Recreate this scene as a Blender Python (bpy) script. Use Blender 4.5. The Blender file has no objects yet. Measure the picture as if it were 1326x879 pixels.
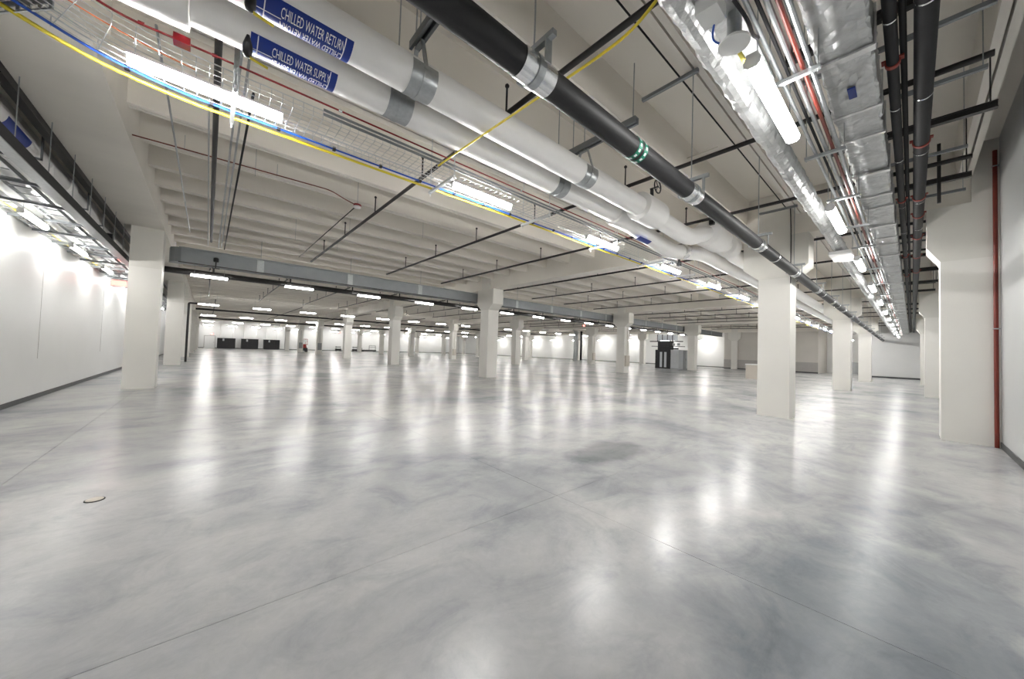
import bpy, bmesh, math, random
from mathutils import Vector, Matrix
random.seed(7)
sc = bpy.context.scene
COL = sc.collection

# ------------------------------------------------------------------ camera, world, exposure
H = 1.45                                     # camera height; x runs with the pipes, y with the girders
cam_d = bpy.data.cameras.new('camera')
cam_d.sensor_width = 36.0
cam_d.lens = 36.0 * 452.127 / 1326.0
cam_d.clip_start = 0.02; cam_d.clip_end = 300
cam = bpy.data.objects.new('camera', cam_d); COL.objects.link(cam)
cr = Vector((0.752894, -0.657314, 0.033002)); cd = Vector((0.044284, 0.000565, -0.999019)); cf = Vector((0.656650, 0.753617, 0.029534))
m = Matrix((cr, -cd, -cf)).transposed().to_4x4(); m.translation = (0, 0, H)
cam.matrix_world = m
sc.camera = cam
w = bpy.data.worlds.new('world'); sc.world = w; w.use_nodes = True
w.node_tree.nodes['Background'].inputs[0].default_value = (0.9, 0.95, 1, 1)
w.node_tree.nodes['Background'].inputs[1].default_value = 0.02
sc.view_settings.view_transform = 'Standard'; sc.view_settings.look = 'None'
sc.view_settings.gamma = 1.0; sc.view_settings.use_curve_mapping = False
sc.view_settings.exposure = 2.12
sc.cycles.caustics_reflective = False; sc.cycles.caustics_refractive = False; sc.cycles.sample_clamp_indirect = 6.0
LAMP = 26.0                                  # emission of the strip lights

# ------------------------------------------------------------------ materials
def mat(name, col, rough=0.5, metal=0.0, noise=0.0, scale=4.0, bump=0.0, bscale=60.0, emit=0.0, spec=0.5, stretch=(1, 1, 1), rnoise=0.0):
    M = bpy.data.materials.new(name); M.use_nodes = True
    nt = M.node_tree; n = nt.nodes; b = n['Principled BSDF']; L = nt.links
    b.inputs['Base Color'].default_value = (*col, 1); b.inputs['Roughness'].default_value = rough
    b.inputs['Metallic'].default_value = metal; b.inputs['Specular IOR Level'].default_value = spec
    if emit:
        b.inputs['Emission Color'].default_value = (*col, 1); b.inputs['Emission Strength'].default_value = emit
    if noise or bump or rnoise:
        g = n.new('ShaderNodeNewGeometry'); mp = n.new('ShaderNodeMapping'); mp.inputs['Scale'].default_value = stretch
        L.new(g.outputs['Position'], mp.inputs['Vector'])
    if noise or rnoise:
        t = n.new('ShaderNodeTexNoise'); t.inputs['Scale'].default_value = scale; t.inputs['Detail'].default_value = 6
        L.new(mp.outputs[0], t.inputs['Vector'])
    if noise:
        r = n.new('ShaderNodeValToRGB')
        r.color_ramp.elements[0].position = 0.3; r.color_ramp.elements[1].position = 0.7
        r.color_ramp.elements[0].color = (*[max(0, c * (1 - noise)) for c in col], 1)
        r.color_ramp.elements[1].color = (*[min(1, c * (1 + noise)) for c in col], 1)
        L.new(t.outputs['Fac'], r.inputs[0]); L.new(r.outputs[0], b.inputs['Base Color'])
    if rnoise:
        mr = n.new('ShaderNodeMapRange'); mr.inputs['From Min'].default_value = 0.3; mr.inputs['From Max'].default_value = 0.7
        mr.inputs['To Min'].default_value = rough - rnoise; mr.inputs['To Max'].default_value = rough + rnoise
        L.new(t.outputs['Fac'], mr.inputs['Value']); L.new(mr.outputs[0], b.inputs['Roughness'])
    if bump:
        t2 = n.new('ShaderNodeTexNoise'); t2.inputs['Scale'].default_value = bscale; t2.inputs['Detail'].default_value = 5
        L.new(mp.outputs[0], t2.inputs['Vector'])
        bp = n.new('ShaderNodeBump'); bp.inputs['Strength'].default_value = bump; bp.inputs['Distance'].default_value = 0.02
        L.new(t2.outputs['Fac'], bp.inputs['Height']); L.new(bp.outputs[0], b.inputs['Normal'])
    return M

def floor_mat():
    M = bpy.data.materials.new('polished_concrete'); M.use_nodes = True
    nt = M.node_tree; n = nt.nodes; L = nt.links; b = n['Principled BSDF']
    g = n.new('ShaderNodeNewGeometry')
    def noise(scale, detail, dist=0.0, rough=0.6, stretch=None):
        t = n.new('ShaderNodeTexNoise'); t.inputs['Scale'].default_value = scale; t.inputs['Detail'].default_value = detail
        t.inputs['Distortion'].default_value = dist; t.inputs['Roughness'].default_value = rough
        if stretch:
            mp = n.new('ShaderNodeMapping'); mp.inputs['Scale'].default_value = stretch; mp.inputs['Rotation'].default_value = (0, 0, 0.5)
            L.new(g.outputs['Position'], mp.inputs[0]); L.new(mp.outputs[0], t.inputs['Vector'])
        else: L.new(g.outputs['Position'], t.inputs['Vector'])
        return t.outputs['Fac']
    def ramp(src, stops):
        r = n.new('ShaderNodeValToRGB'); e = r.color_ramp.elements
        while len(e) < len(stops): e.new(0.5)
        for i, (p, c) in enumerate(stops): e[i].position = p; e[i].color = (*c, 1)
        L.new(src, r.inputs[0]); return r.outputs[0]
    def mix(a, bb, fac, mode='MULTIPLY'):
        x = n.new('ShaderNodeMix'); x.data_type = 'RGBA'; x.blend_type = mode; x.inputs['Factor'].default_value = fac
        L.new(a, x.inputs[6]); L.new(bb, x.inputs[7]); return x.outputs[2]
    c = ramp(noise(0.42, 4, 0.6), [(0.30, (0.315, 0.33, 0.35)), (0.46, (0.50, 0.505, 0.512)), (0.66, (0.66, 0.655, 0.642))])
    c = mix(c, ramp(noise(1.5, 8, 0.9, 0.66, (0.9, 1.4, 1)), [(0.31, (0.64, 0.66, 0.685)), (0.50, (0.88, 0.88, 0.88)), (0.78, (1.0, 0.995, 0.985))]), 0.85)
    c = mix(c, ramp(noise(14, 8, 0.8, 0.7), [(0.3, (0.82, 0.82, 0.83)), (0.7, (1.0, 1.0, 1.0))]), 0.6)
    # the darker worn patch on the slab
    s = n.new('ShaderNodeVectorMath'); s.operation = 'SUBTRACT'; s.inputs[1].default_value = (4.6, 2.95, 0); L.new(g.outputs['Position'], s.inputs[0])
    mp = n.new('ShaderNodeMapping'); mp.inputs['Rotation'].default_value = (0, 0, -0.15); mp.inputs['Scale'].default_value = (0.75, 1.5, 1); L.new(s.outputs[0], mp.inputs[0])
    ln = n.new('ShaderNodeVectorMath'); ln.operation = 'LENGTH'; L.new(mp.outputs[0], ln.inputs[0])
    ad = n.new('ShaderNodeMath'); ad.operation = 'ADD'; L.new(ln.outputs['Value'], ad.inputs[0])
    nn = n.new('ShaderNodeMath'); nn.operation = 'MULTIPLY'; nn.inputs[1].default_value = 0.55; L.new(noise(2.2, 5, 0.5), nn.inputs[0]); L.new(nn.outputs[0], ad.inputs[1])
    c = mix(c, ramp(ad.outputs[0], [(0.70, (0.58, 0.59, 0.60)), (0.98, (1, 1, 1))]), 0.9)
    s2 = n.new('ShaderNodeVectorMath'); s2.operation = 'SUBTRACT'; s2.inputs[1].default_value = (3.2, 0.15, 0); L.new(g.outputs['Position'], s2.inputs[0])  # bluish near right concrete, its colour darkened further to imitate dimmer light there
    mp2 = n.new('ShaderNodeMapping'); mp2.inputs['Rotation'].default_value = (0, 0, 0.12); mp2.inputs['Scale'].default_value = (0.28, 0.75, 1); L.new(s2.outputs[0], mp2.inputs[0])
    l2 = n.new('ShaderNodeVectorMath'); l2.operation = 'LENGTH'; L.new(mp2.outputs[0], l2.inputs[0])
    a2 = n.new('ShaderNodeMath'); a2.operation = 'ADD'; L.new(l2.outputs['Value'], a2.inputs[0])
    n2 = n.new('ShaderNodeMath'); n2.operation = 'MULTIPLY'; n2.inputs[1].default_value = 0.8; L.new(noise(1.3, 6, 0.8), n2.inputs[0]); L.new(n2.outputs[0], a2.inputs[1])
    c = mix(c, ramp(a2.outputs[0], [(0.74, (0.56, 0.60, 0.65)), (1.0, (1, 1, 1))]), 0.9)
    L.new(c, b.inputs['Base Color'])
    mr = n.new('ShaderNodeMapRange'); mr.inputs['From Min'].default_value = 0.3; mr.inputs['From Max'].default_value = 0.7
    mr.inputs['To Min'].default_value = 0.22; mr.inputs['To Max'].default_value = 0.268
    L.new(noise(1.1, 6, 0.7), mr.inputs['Value']); L.new(mr.outputs[0], b.inputs['Roughness'])
    b.inputs['Specular IOR Level'].default_value = 0.17
    return M

MT = {
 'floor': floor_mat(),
 'joint': mat('joint_filler', (0.42, 0.42, 0.42), 0.7, noise=0.1),
 'wall': mat('wall_paint', (0.86, 0.86, 0.845), 0.38, noise=0.02, scale=0.8, bump=0.03, bscale=90),
 'wallgrey': mat('pale_grey_wall_paint', (0.50, 0.51, 0.51), 0.4, noise=0.04, scale=0.6, bump=0.03, bscale=90),
 'beige': mat('beige_paint', (0.66, 0.63, 0.58), 0.5, noise=0.03, scale=0.8),
 'wainscot': mat('grey_wainscot', (0.46, 0.44, 0.42), 0.5, noise=0.03),
 'column': mat('column_paint', (0.83, 0.81, 0.76), 0.48, noise=0.02, scale=1.2, bump=0.03, bscale=70),
 'capital': mat('primed_concrete', (0.75, 0.73, 0.675), 0.65, noise=0.03, scale=2, bump=0.05, bscale=60),
 'deck': mat('ceiling_concrete', (0.84, 0.80, 0.73), 0.75, noise=0.05, scale=0.9, bump=0.06, bscale=40, stretch=(0.4, 1, 1)),
 'base': mat('rubber_baseboard', (0.055, 0.057, 0.06), 0.5, noise=0.08),
 'blackpipe': mat('black_pipe_insulation', (0.012, 0.012, 0.013), 0.55, noise=0.2, scale=8, bump=0.05, bscale=80),
 'darkpipe': mat('dark_steel_pipe', (0.012, 0.012, 0.013), 0.6, spec=0.25, noise=0.2, scale=6),
 'sprinkler': mat('black_steel', (0.018, 0.016, 0.016), 0.45, noise=0.2, scale=9),
 'jacket': mat('white_pipe_jacket', (0.91, 0.90, 0.88), 0.4, noise=0.015, scale=3),
 'galv': mat('galvanised_steel', (0.42, 0.44, 0.45), 0.38, 0.85, noise=0.08, scale=25),
 'shield': mat('polished_shield', (0.80, 0.81, 0.82), 0.22, 1.0, noise=0.05, scale=30),
 'wire': mat('bright_zinc_wire', (0.60, 0.61, 0.61), 0.4, 0.5),
 'zinc': mat('pale_zinc', (0.70, 0.71, 0.71), 0.4, 0.35, noise=0.03),
 'foil': mat('foil_wrap', (0.52, 0.53, 0.53), 0.36, 0.75, noise=0.16, scale=9, bump=0.3, bscale=30, rnoise=0.06),
 'tape': mat('foil_tape', (0.68, 0.68, 0.68), 0.28, 0.85, noise=0.06, scale=30, bump=0.3, bscale=50),
 'greyduct': mat('grey_duct_metal', (0.24, 0.255, 0.265), 0.42, 0.5, noise=0.05, scale=4),
 'red': mat('red_conduit', (0.30, 0.012, 0.018), 0.35, noise=0.1, scale=20),
 'rust': mat('red_brown_pipe', (0.17, 0.022, 0.012), 0.4, noise=0.1, scale=10),
 'redclamp': mat('red_clamp', (0.32, 0.045, 0.03), 0.5, noise=0.1),
 'yellow': mat('yellow_jacket', (0.68, 0.55, 0.03), 0.45, noise=0.06, scale=14),
 'blue': mat('blue_cable', (0.01, 0.075, 0.42), 0.4, noise=0.1, scale=14),
 'orange': mat('orange_cable', (0.60, 0.15, 0.04), 0.45, noise=0.1, scale=14),
 'black': mat('black_plastic', (0.012, 0.012, 0.014), 0.45, noise=0.1),
 'label': mat('blue_label', (0.004, 0.028, 0.235), 0.35, noise=0.03, scale=9),
 'ink': mat('white_ink', (0.85, 0.86, 0.88), 0.45, noise=0.02),
 'green': mat('green_tape', (0.01, 0.22, 0.13), 0.4, noise=0.05),
 'lamp': mat('lamp_diffuser', (1.0, 0.985, 0.96), 0.4, emit=LAMP*0.72),
 'lamp_corridor': mat('lamp_corridor_diffuser', (1.0, 0.985, 0.96), 0.4, emit=LAMP*0.50),
 'lamp_aisle': mat('lamp_aisle_diffuser', (1.0, 0.985, 0.96), 0.4, emit=LAMP*0.36),
 'lamp_tray': mat('lamp_tray_diffuser', (1.0, 0.985, 0.96), 0.4, emit=LAMP*1.75),
 'housing': mat('lamp_housing', (0.78, 0.78, 0.77), 0.4, noise=0.02),
 'whiteplastic': mat('white_plastic', (0.82, 0.82, 0.80), 0.35, noise=0.02),
 'exit': mat('exit_sign_red', (1.0, 0.16, 0.13), 0.4, emit=1.2),
 'cabinet': mat('black_cabinet', (0.012, 0.012, 0.014), 0.4, noise=0.15, scale=3),
 'greycab': mat('grey_cabinet', (0.30, 0.31, 0.31), 0.45, noise=0.04),
 'silvercab': mat('silver_cabinet', (0.56, 0.58, 0.60), 0.4, noise=0.03),
 'clearpanel': mat('pale_plastic_panel', (0.70, 0.74, 0.78), 0.2, noise=0.05),
 'machine': mat('red_machine_paint', (0.42, 0.03, 0.02), 0.4, noise=0.08),
 'beigebox': mat('beige_metal_box', (0.62, 0.57, 0.50), 0.5, noise=0.03),
 'gloss': mat('glossy_white_panel', (0.80, 0.81, 0.80), 0.12, noise=0.015),
}

# ------------------------------------------------------------------ mesh helpers
class MB:
    def __init__(s): s.v = []; s.f = []
    def add(s, vs, fs):
        o = len(s.v); s.v += [tuple(p) for p in vs]; s.f += [tuple(i + o for i in f) for f in fs]; return s
    def box(s, x0, x1, y0, y1, z0, z1):
        return s.add([(x0,y0,z0),(x1,y0,z0),(x1,y1,z0),(x0,y1,z0),(x0,y0,z1),(x1,y0,z1),(x1,y1,z1),(x0,y1,z1)],
                     [(3,2,1,0),(4,5,6,7),(0,1,5,4),(1,2,6,5),(2,3,7,6),(3,0,4,7)])
    def prism(s, poly, axis, a, b):
        # poly of (p,q): axis 'x' -> (y,z), 'y' -> (x,z), 'z' -> (x,y)
        n = len(poly)
        mk = {'x': lambda t, p: (t, p[0], p[1]), 'y': lambda t, p: (p[0], t, p[1]), 'z': lambda t, p: (p[0], p[1], t)}[axis]
        return s.add([mk(a, p) for p in poly] + [mk(b, p) for p in poly],
                     [tuple(range(n))[::-1], tuple(range(n, 2*n))] + [(i, (i+1) % n, n+(i+1) % n, n+i) for i in range(n)])
    def path(s, pts, rad, n=10, cap=True):
        pts = [Vector(p) for p in pts]; N = len(pts)
        rads = rad if isinstance(rad, (list, tuple)) else [rad]*N
        up0 = None; o = len(s.v)
        for i, p in enumerate(pts):
            d = (pts[min(i+1, N-1)] - pts[max(i-1, 0)])
            if d.length < 1e-9: d = Vector((1, 0, 0))
            d.normalize()
            if up0 is None:
                up0 = Vector((0, 0, 1)) if abs(d.z) < 0.9 else Vector((1, 0, 0))
            a = d.cross(up0); a.normalize(); b = a.cross(d); b.normalize(); up0 = b
            for k in range(n):
                t = 2*math.pi*k/n
                s.v.append(tuple(p + a*(rads[i]*math.cos(t)) + b*(rads[i]*math.sin(t))))
        for i in range(N-1):
            for k in range(n):
                k2 = (k+1) % n
                s.f.append((o+i*n+k, o+i*n+k2, o+(i+1)*n+k2, o+(i+1)*n+k))
        if cap:
            s.f.append(tuple(o+k for k in range(n))[::-1]); s.f.append(tuple(o+(N-1)*n+k for k in range(n)))
        return s
    def cyl(s, a, b, r, n=10): return s.path([a, b], r, n)
    def lathe(s, c, prof, axis='z', n=16):
        # prof: list of (radius, height along axis)
        pts = {'z': lambda t: Vector((0, 0, t)), 'x': lambda t: Vector((t, 0, 0)), 'y': lambda t: Vector((0, t, 0))}[axis]
        e1, e2 = {'z': (Vector((1,0,0)), Vector((0,1,0))), 'x': (Vector((0,1,0)), Vector((0,0,1))), 'y': (Vector((0,0,1)), Vector((1,0,0)))}[axis]
        o = len(s.v); c = Vector(c)
        for r, t in prof:
            for k in range(n):
                a = 2*math.pi*k/n
                s.v.append(tuple(c + pts(t) + e1*(r*math.cos(a)) + e2*(r*math.sin(a))))
        for i in range(len(prof)-1):
            for k in range(n):
                k2 = (k+1) % n
                s.f.append((o+i*n+k, o+i*n+k2, o+(i+1)*n+k2, o+(i+1)*n+k))
        s.f.append(tuple(o+k for k in range(n))[::-1]); s.f.append(tuple(o+(len(prof)-1)*n+k for k in range(n)))
        return s
    def shell(s, x0, x1, yc, zc, r, p0, p1, t=0.003, n=16):
        # curved patch round a pipe that runs along x; angle 0 faces -y, 90 faces down
        o = len(s.v)
        for rr in (r, r+t):
            for x in (x0, x1):
                for k in range(n+1):
                    a = math.radians(p0 + (p1-p0)*k/n); s.v.append((x, yc - rr*math.cos(a), zc - rr*math.sin(a)))
        q = n+1
        for k in range(n):
            s.f.append((o+2*q+k, o+2*q+k+1, o+3*q+k+1, o+3*q+k)); s.f.append((o+k, o+q+k, o+q+k+1, o+k+1))
            s.f.append((o+k, o+k+1, o+2*q+k+1, o+2*q+k)); s.f.append((o+q+k, o+3*q+k, o+3*q+k+1, o+q+k+1))
        s.f.append((o, o+2*q, o+3*q, o+q)); s.f.append((o+n, o+q+n, o+3*q+n, o+2*q+n))
        return s
    def torus(s, c, R, r, axis='x', n=20, k=6):
        pts = []
        for i in range(n+1):
            a = 2*math.pi*i/n
            d = {'x': (0, math.cos(a), math.sin(a)), 'y': (math.cos(a), 0, math.sin(a)), 'z': (math.cos(a), math.sin(a), 0)}[axis]
            pts.append(tuple(c[j] + R*d[j] for j in range(3)))
        return s.path(pts, r, k, cap=False)
    def mesh(s, name, off=(0, 0, 0), smooth=False):
        me = bpy.data.meshes.new(name)
        me.from_pydata([(v[0]-off[0], v[1]-off[1], v[2]-off[2]) for v in s.v], [], s.f)
        bm = bmesh.new(); bm.from_mesh(me); bmesh.ops.recalc_face_normals(bm, faces=bm.faces); bm.to_mesh(me); bm.free()
        if smooth:
            for p in me.polygons: p.use_smooth = len(p.vertices) <= 4
            try: me.set_sharp_from_angle(angle=math.radians(40))
            except Exception: pass
        return me

def wpos(o):
    v = Vector((0, 0, 0))
    while o is not None: v = v + o.location; o = o.parent
    return v
def link(name, me, material, parent=None, loc=None):
    o = bpy.data.objects.new(name, me)
    if material is not None and me is not None and not me.materials: me.materials.append(MT[material])
    COL.objects.link(o)
    if parent is not None: o.parent = parent
    if loc is not None: o.location = loc
    return o
def part(name, mb, material, parent, smooth=True, label=None):
    o = link(name, mb.mesh(name, wpos(parent), smooth), material, parent)
    if label: o['label'] = label
    return o
def tag(o, label, cat, group=None, kind=None):
    o['label'] = label
    if cat: o['category'] = cat
    if group: o['group'] = group
    if kind: o['kind'] = kind
    return o
def thing(name, label, cat, loc=(0, 0, 0), group=None, kind=None):
    o = bpy.data.objects.new(name, None); COL.objects.link(o); o.location = loc; o.empty_display_size = 0.2
    return tag(o, label, cat, group, kind)
def single(name, mb, material, label, cat, group=None, kind=None, smooth=True, org=None):
    if org is None:
        xs = [v[0] for v in mb.v]; ys = [v[1] for v in mb.v]; zs = [v[2] for v in mb.v]
        org = ((min(xs)+max(xs))/2, (min(ys)+max(ys))/2, min(zs))
    o = link(name, mb.mesh(name, org, smooth), material, None, org)
    return tag(o, label, cat, group, kind)
def struct(name, mb, material, label=None, parent=None):
    o = single(name, mb, material, label or name.replace('_', ' '), None, None, 'structure', False, (0, 0, 0)) if parent is None else part(name, mb, material, parent, False)
    if parent is None and not label: del o['label']
    return o
def dup(o, loc, label=None):
    c = o.copy(); COL.objects.link(c); c.location = loc
    if label: c['label'] = label
    for ch in list(o.children):
        k = ch.copy(); COL.objects.link(k); k.parent = c
        for g in ch.children:
            d = g.copy(); COL.objects.link(d); d.parent = k
    return c
ORD = ['first','second','third','fourth','fifth','sixth','seventh','eighth','ninth','tenth','eleventh','twelfth','thirteenth','fourteenth','fifteenth','sixteenth','seventeenth','eighteenth']

# ------------------------------------------------------------------ grid of the building
GU = [-1.42, 10.99, 23.75, 36.52, 49.28]
GV = [2.287 + 12.159*j for j in range(7)]
CW = 0.657; HW = CW/2
WL, WR, WB, WF = -2.88, -1.04, 82.0, 52.0     # left wall x, right wall y, back wall y, far wall x
DECK, STEM, SOF = 5.6, 5.0, 4.5

# floor: a bed with the sawn slabs as pieces
fl = struct('floor', MB().box(WL-0.2, 58, WR-0.2, WB+0.2, -0.3, -0.012), 'joint', 'polished grey concrete floor with sawn joints')
ju = [-1.42 + 4.137*k for k in range(14)]; jv = [2.35 + 4.05*k for k in range(20)]
ju = [WL-0.1] + [x for x in ju if x < 55.5] + [57]; jv = [WR-0.1] + jv + [WB+0.1]
for i in range(len(ju)-1):
    for j in range(len(jv)-1):
        g = 0.0017
        x0, x1, y0, y1 = ju[i]+g, ju[i+1]-g, jv[j]+g, jv[j+1]-g
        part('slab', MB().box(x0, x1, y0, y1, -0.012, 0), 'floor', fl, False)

# walls
struct('wall_left', MB().box(WL-0.2, WL, WR-0.2, WB+0.2, 0, DECK), 'wall', 'glossy white wall along the left aisle')
struct('wall_right', MB().box(WL-0.2, 57, WR-0.2, WR, 0, DECK), 'wallgrey', 'pale grey wall at the right edge behind the wall piers')
struct('wall_back', MB().box(WL-0.2, 57, WB, WB+0.2, 0, DECK), 'wall', 'white wall at the far left end of the hall')
struct('wall_far', MB().box(WF, WF+0.2, 15.6, WB, 0, DECK), 'wall', 'bright white wall beyond the middle columns')
blk = struct('wall_block', MB().box(49.12, 55.2, 6.6, 15.6, 0, DECK), 'beige', 'beige partition with grey lower band and black baseboard')
part('lower_band', MB().box(49.10, 49.12, 6.6, 15.6, 0.1, 1.15), 'wainscot', blk, False)
part('rail', MB().box(49.085, 49.12, 6.6, 15.6, 3.1, 3.16), 'beige', blk, False)
struct('wall_corridor', MB().box(47.1, 47.3, WR, 2.75, 0, DECK), 'wall', 'cream wall closing the right corridor')
struct('wall_recess', MB().box(55.0, 55.2, 2.7, 6.6, 0, DECK), 'wall', 'white wall deep in the opening behind the right columns')
struct('wall_recess_side', MB().box(47.3, 55.2, 2.55, 2.75, 0, DECK), 'wall', 'white return wall beside the right corridor end')
for nm, b in {'left': (WL, WL+0.012, WR, WB, 0, 0.10), 'right': (WL, 47, WR, WR+0.012, 0, 0.10), 'back': (WL, WF, WB-0.012, WB, 0, 0.12),
              'far': (WF-0.012, WF, 15.6, WB, 0, 0.11), 'block': (49.08, 49.10, 6.6, 15.6, 0, 0.12), 'corridor': (47.085, 47.1, WR, 2.75, 0, 0.13)}.items():
    struct('baseboard_' + nm, MB().box(*b), 'base', 'dark rubber baseboard')
# sheet joints on the left wall
for y in (13.0, 19.1): struct('trim_1' if y == 13.0 else 'trim_2', MB().box(WL, WL+0.004, y, y+0.012, 0.9, 3.5), 'wainscot', 'thin vertical joint in the left wall')

# ceiling: deck, girders, ribs
ce = struct('ceiling', MB().box(WL-0.2, 58, WR-0.2, WB+0.2, DECK, DECK+0.2), 'deck', 'painted precast concrete ceiling with ribs and girders')
part('girder', MB().box(-1.95, -1.075, WR, WB, 4.6, DECK+0.01), 'deck', ce, False)
for x in GU[1:]:
    part('girder', MB().box(x-0.25, x+0.25, -0.73, WB, SOF, DECK+0.01), 'deck', ce, False)
yv = 1.78 - 1.22*2
while yv < WB:
    mb = MB()
    for s in (-1, 1):
        a, b_ = (0.012, 0.085)
        lo, hi = (yv + s*a, yv + s*b_); lo2, hi2 = (yv + s*a, yv + s*(b_+0.05))
        mb.prism([(lo, STEM), (hi, STEM), (hi2, DECK+0.01), (lo2, DECK+0.01)], 'x', -1.08, 51.9)
    part('rib', mb, 'deck', ce, False)
    yv += 1.22

# ------------------------------------------------------------------ columns
def column(i, j):
    x, y = GU[i], GV[j] + (0.26 if i == 0 else 0)
    lab = {(0, 1): 'big white column close to the left wall, under the left girder', (1, 0): 'tall near white column right of centre, behind the black pipe',
           (1, 1): 'central white corbelled column standing free in the hall'}.get((i, j), f'{ORD[j]} white corbelled column from the viewer, {ORD[i]} column row from the left wall')
    c = thing('concrete_column', lab, 'column', (x, y, 0), 'concrete columns of the hall', 'structure')
    part('shaft', MB().box(x-HW, x+HW, y-HW, y+HW, 0, 3.45), 'column', c, False)
    e = 0.34; S2 = 4.6 if i == 0 else SOF
    if i == 0:
        part('capital', MB().box(x-HW, x+HW, y-HW, y+HW, 3.45, S2), 'capital', c, False)
    else:
        part('capital', MB().prism([(y-HW, 3.45), (y+HW, 3.45), (y+HW+e, 3.74), (y+HW+e, SOF), (y+HW, SOF), (y+HW, DECK), (y-HW, DECK), (y-HW, SOF), (y-HW-e, SOF), (y-HW-e, 3.74)], 'x', x-HW, x+HW), 'capital', c, False)
    return c
for i in range(5):
    for j in range(7):
        if (i, j) in ((0, 0), (4, 0)): continue
        column(i, j)
for i in (1, 2, 3):
    x = GU[i]
    c = thing('wall_pier', ['near', 'second', 'third'][i-1] + ' white concrete pier against the right wall' + (', beside the red pipe' if i == 1 else ' down the corridor'), 'pier', (x, -0.7, 0), 'piers of the right wall', 'structure')
    part('shaft', MB().box(x-HW, x+HW, WR, -0.36, 0, 3.43), 'column', c, False)
    part('capital', MB().prism([(WR, 3.43), (-0.36, 3.43), (-0.19, 3.72), (-0.19, SOF), (-0.73, SOF), (-0.73, DECK), (WR, DECK)], 'x', x-HW, x+HW), 'capital', c, False)

# ------------------------------------------------------------------ strip lights
def light_proto(name, label, wid=0.11, length=1.2, axis='x', hang=0.45, lamp='lamp', top=0.7):
    t = thing(name, label, 'light', (0, 0, 0))
    a = length/2; hw = wid/2
    P = [(-hw*top, 0.05), (hw*top, 0.05), (hw*top, 0.025), (-hw*top, 0.025)]
    part('housing', MB().prism(P, axis, -a, a), 'housing', t, False)
    D = [(-hw*min(0.95, top+0.05), 0.025), (hw*min(0.95, top+0.05), 0.025), (hw, -0.005), (hw*0.9, -0.035), (hw*0.5, -0.055), (-hw*0.5, -0.055), (-hw*0.9, -0.035), (-hw, -0.005)]
    if top > 1: D = [(-hw, 0.026), (hw, 0.026), (hw*0.62, -0.034), (hw*0.3, -0.048), (-hw*0.3, -0.048), (-hw*0.62, -0.034)]
    part('diffuser', MB().prism(D, axis, -a*0.985, a*0.985), lamp, t, False)
    for s in (-1, 1):
        p = (s*a*0.8, 0, 0.05) if axis == 'x' else (0, s*a*0.8, 0.05)
        part('hanger', MB().cyl(p, (p[0], p[1], 0.05+hang), 0.004, 5), 'galv', t, False)
    for s in (-1, 1):
        e = MB().prism([(q[0]*1.02, q[1]*1.02) for q in D], axis, s*a*0.985, s*a)
        part('end_cap', e, 'housing', t, False)
    return t
def run_lights(proto, spots, labels, group):
    for k, s in enumerate(spots):
        if k == 0: o = proto; o.location = s; o['label'] = labels[0]
        else: o = dup(proto, s, labels[k])
        o['group'] = group
U = [-0.07 + 3.42*k for k in range(14)]
pl = light_proto('strip_light', 'x', 0.09, hang=0.02, lamp='lamp_tray', top=1.6)
run_lights(pl, [(x, 4.70, 3.98) for x in U], [f'{ORD[k]} lit strip light from the viewer under the wire basket tray' for k in range(14)], 'strip lights under the basket tray')
R_ = [3.48 + 3.58*k for k in range(12)]
pr = light_proto('strip_light', 'x', 0.11, 1.3, hang=1.98, lamp='lamp_corridor')
run_lights(pr, [(x, 0.75, 3.57) for x in R_], [f'{ORD[k]} lit strip light from the viewer in the corridor row beside the foil duct' for k in range(12)], 'strip lights down the right corridor')
rows = [(20.0, 4.17), (35.7, 4.16), (51.2, 4.15), (66.4, 4.12), (80.3, 4.02)]
rn = ['just below the black main pipe', 'in the second row behind the black main pipe', 'in the third row behind the black main pipe', 'in the fourth row behind the black main pipe', 'in the last row against the back wall']
for r, (y, z) in enumerate(rows):
    pf = light_proto('strip_light', 'x', 0.16, 1.22, hang=DECK-z-0.05, top=1.3)
    n = 15
    run_lights(pf, [(-0.05 + 3.37*k, y, z) for k in range(n)], [f'{ORD[k]} lit strip light from the left {rn[r]}' for k in range(n)], 'strip lights ' + rn[r])
pa = light_proto('strip_light', 'x', 0.09, 1.2, 'y', hang=0.16, lamp='lamp_aisle')
ly = [10.4, 13.3, 16.5, 19.7, 23, 26.3, 30, 34]
run_lights(pa, [(-2.45, y, 3.52) for y in ly], [f'{ORD[k]} lit strip light from the viewer along the left wall' for k in range(8)], 'strip lights along the left wall')
# a few more lamps of the far right bay
pq = light_proto('strip_light', 'x', 0.18, 1.3, 'y', hang=2.0)
qy = [18.5 + 5.5*k for k in range(10)]  # the last few, towards the left, are added to brighten the far wall
run_lights(pq, [(50.8, y, 3.55) for y in qy], [f'{ORD[k]} lit strip light from the right along the bright far wall' for k in range(10)], 'strip lights along the bright far wall')
po = light_proto('strip_light', 'lit strip light in the opening behind the corridor columns', 0.14, 1.2, 'y', hang=1.95)
po.location = (50.5, 4.6, 3.6)

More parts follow.
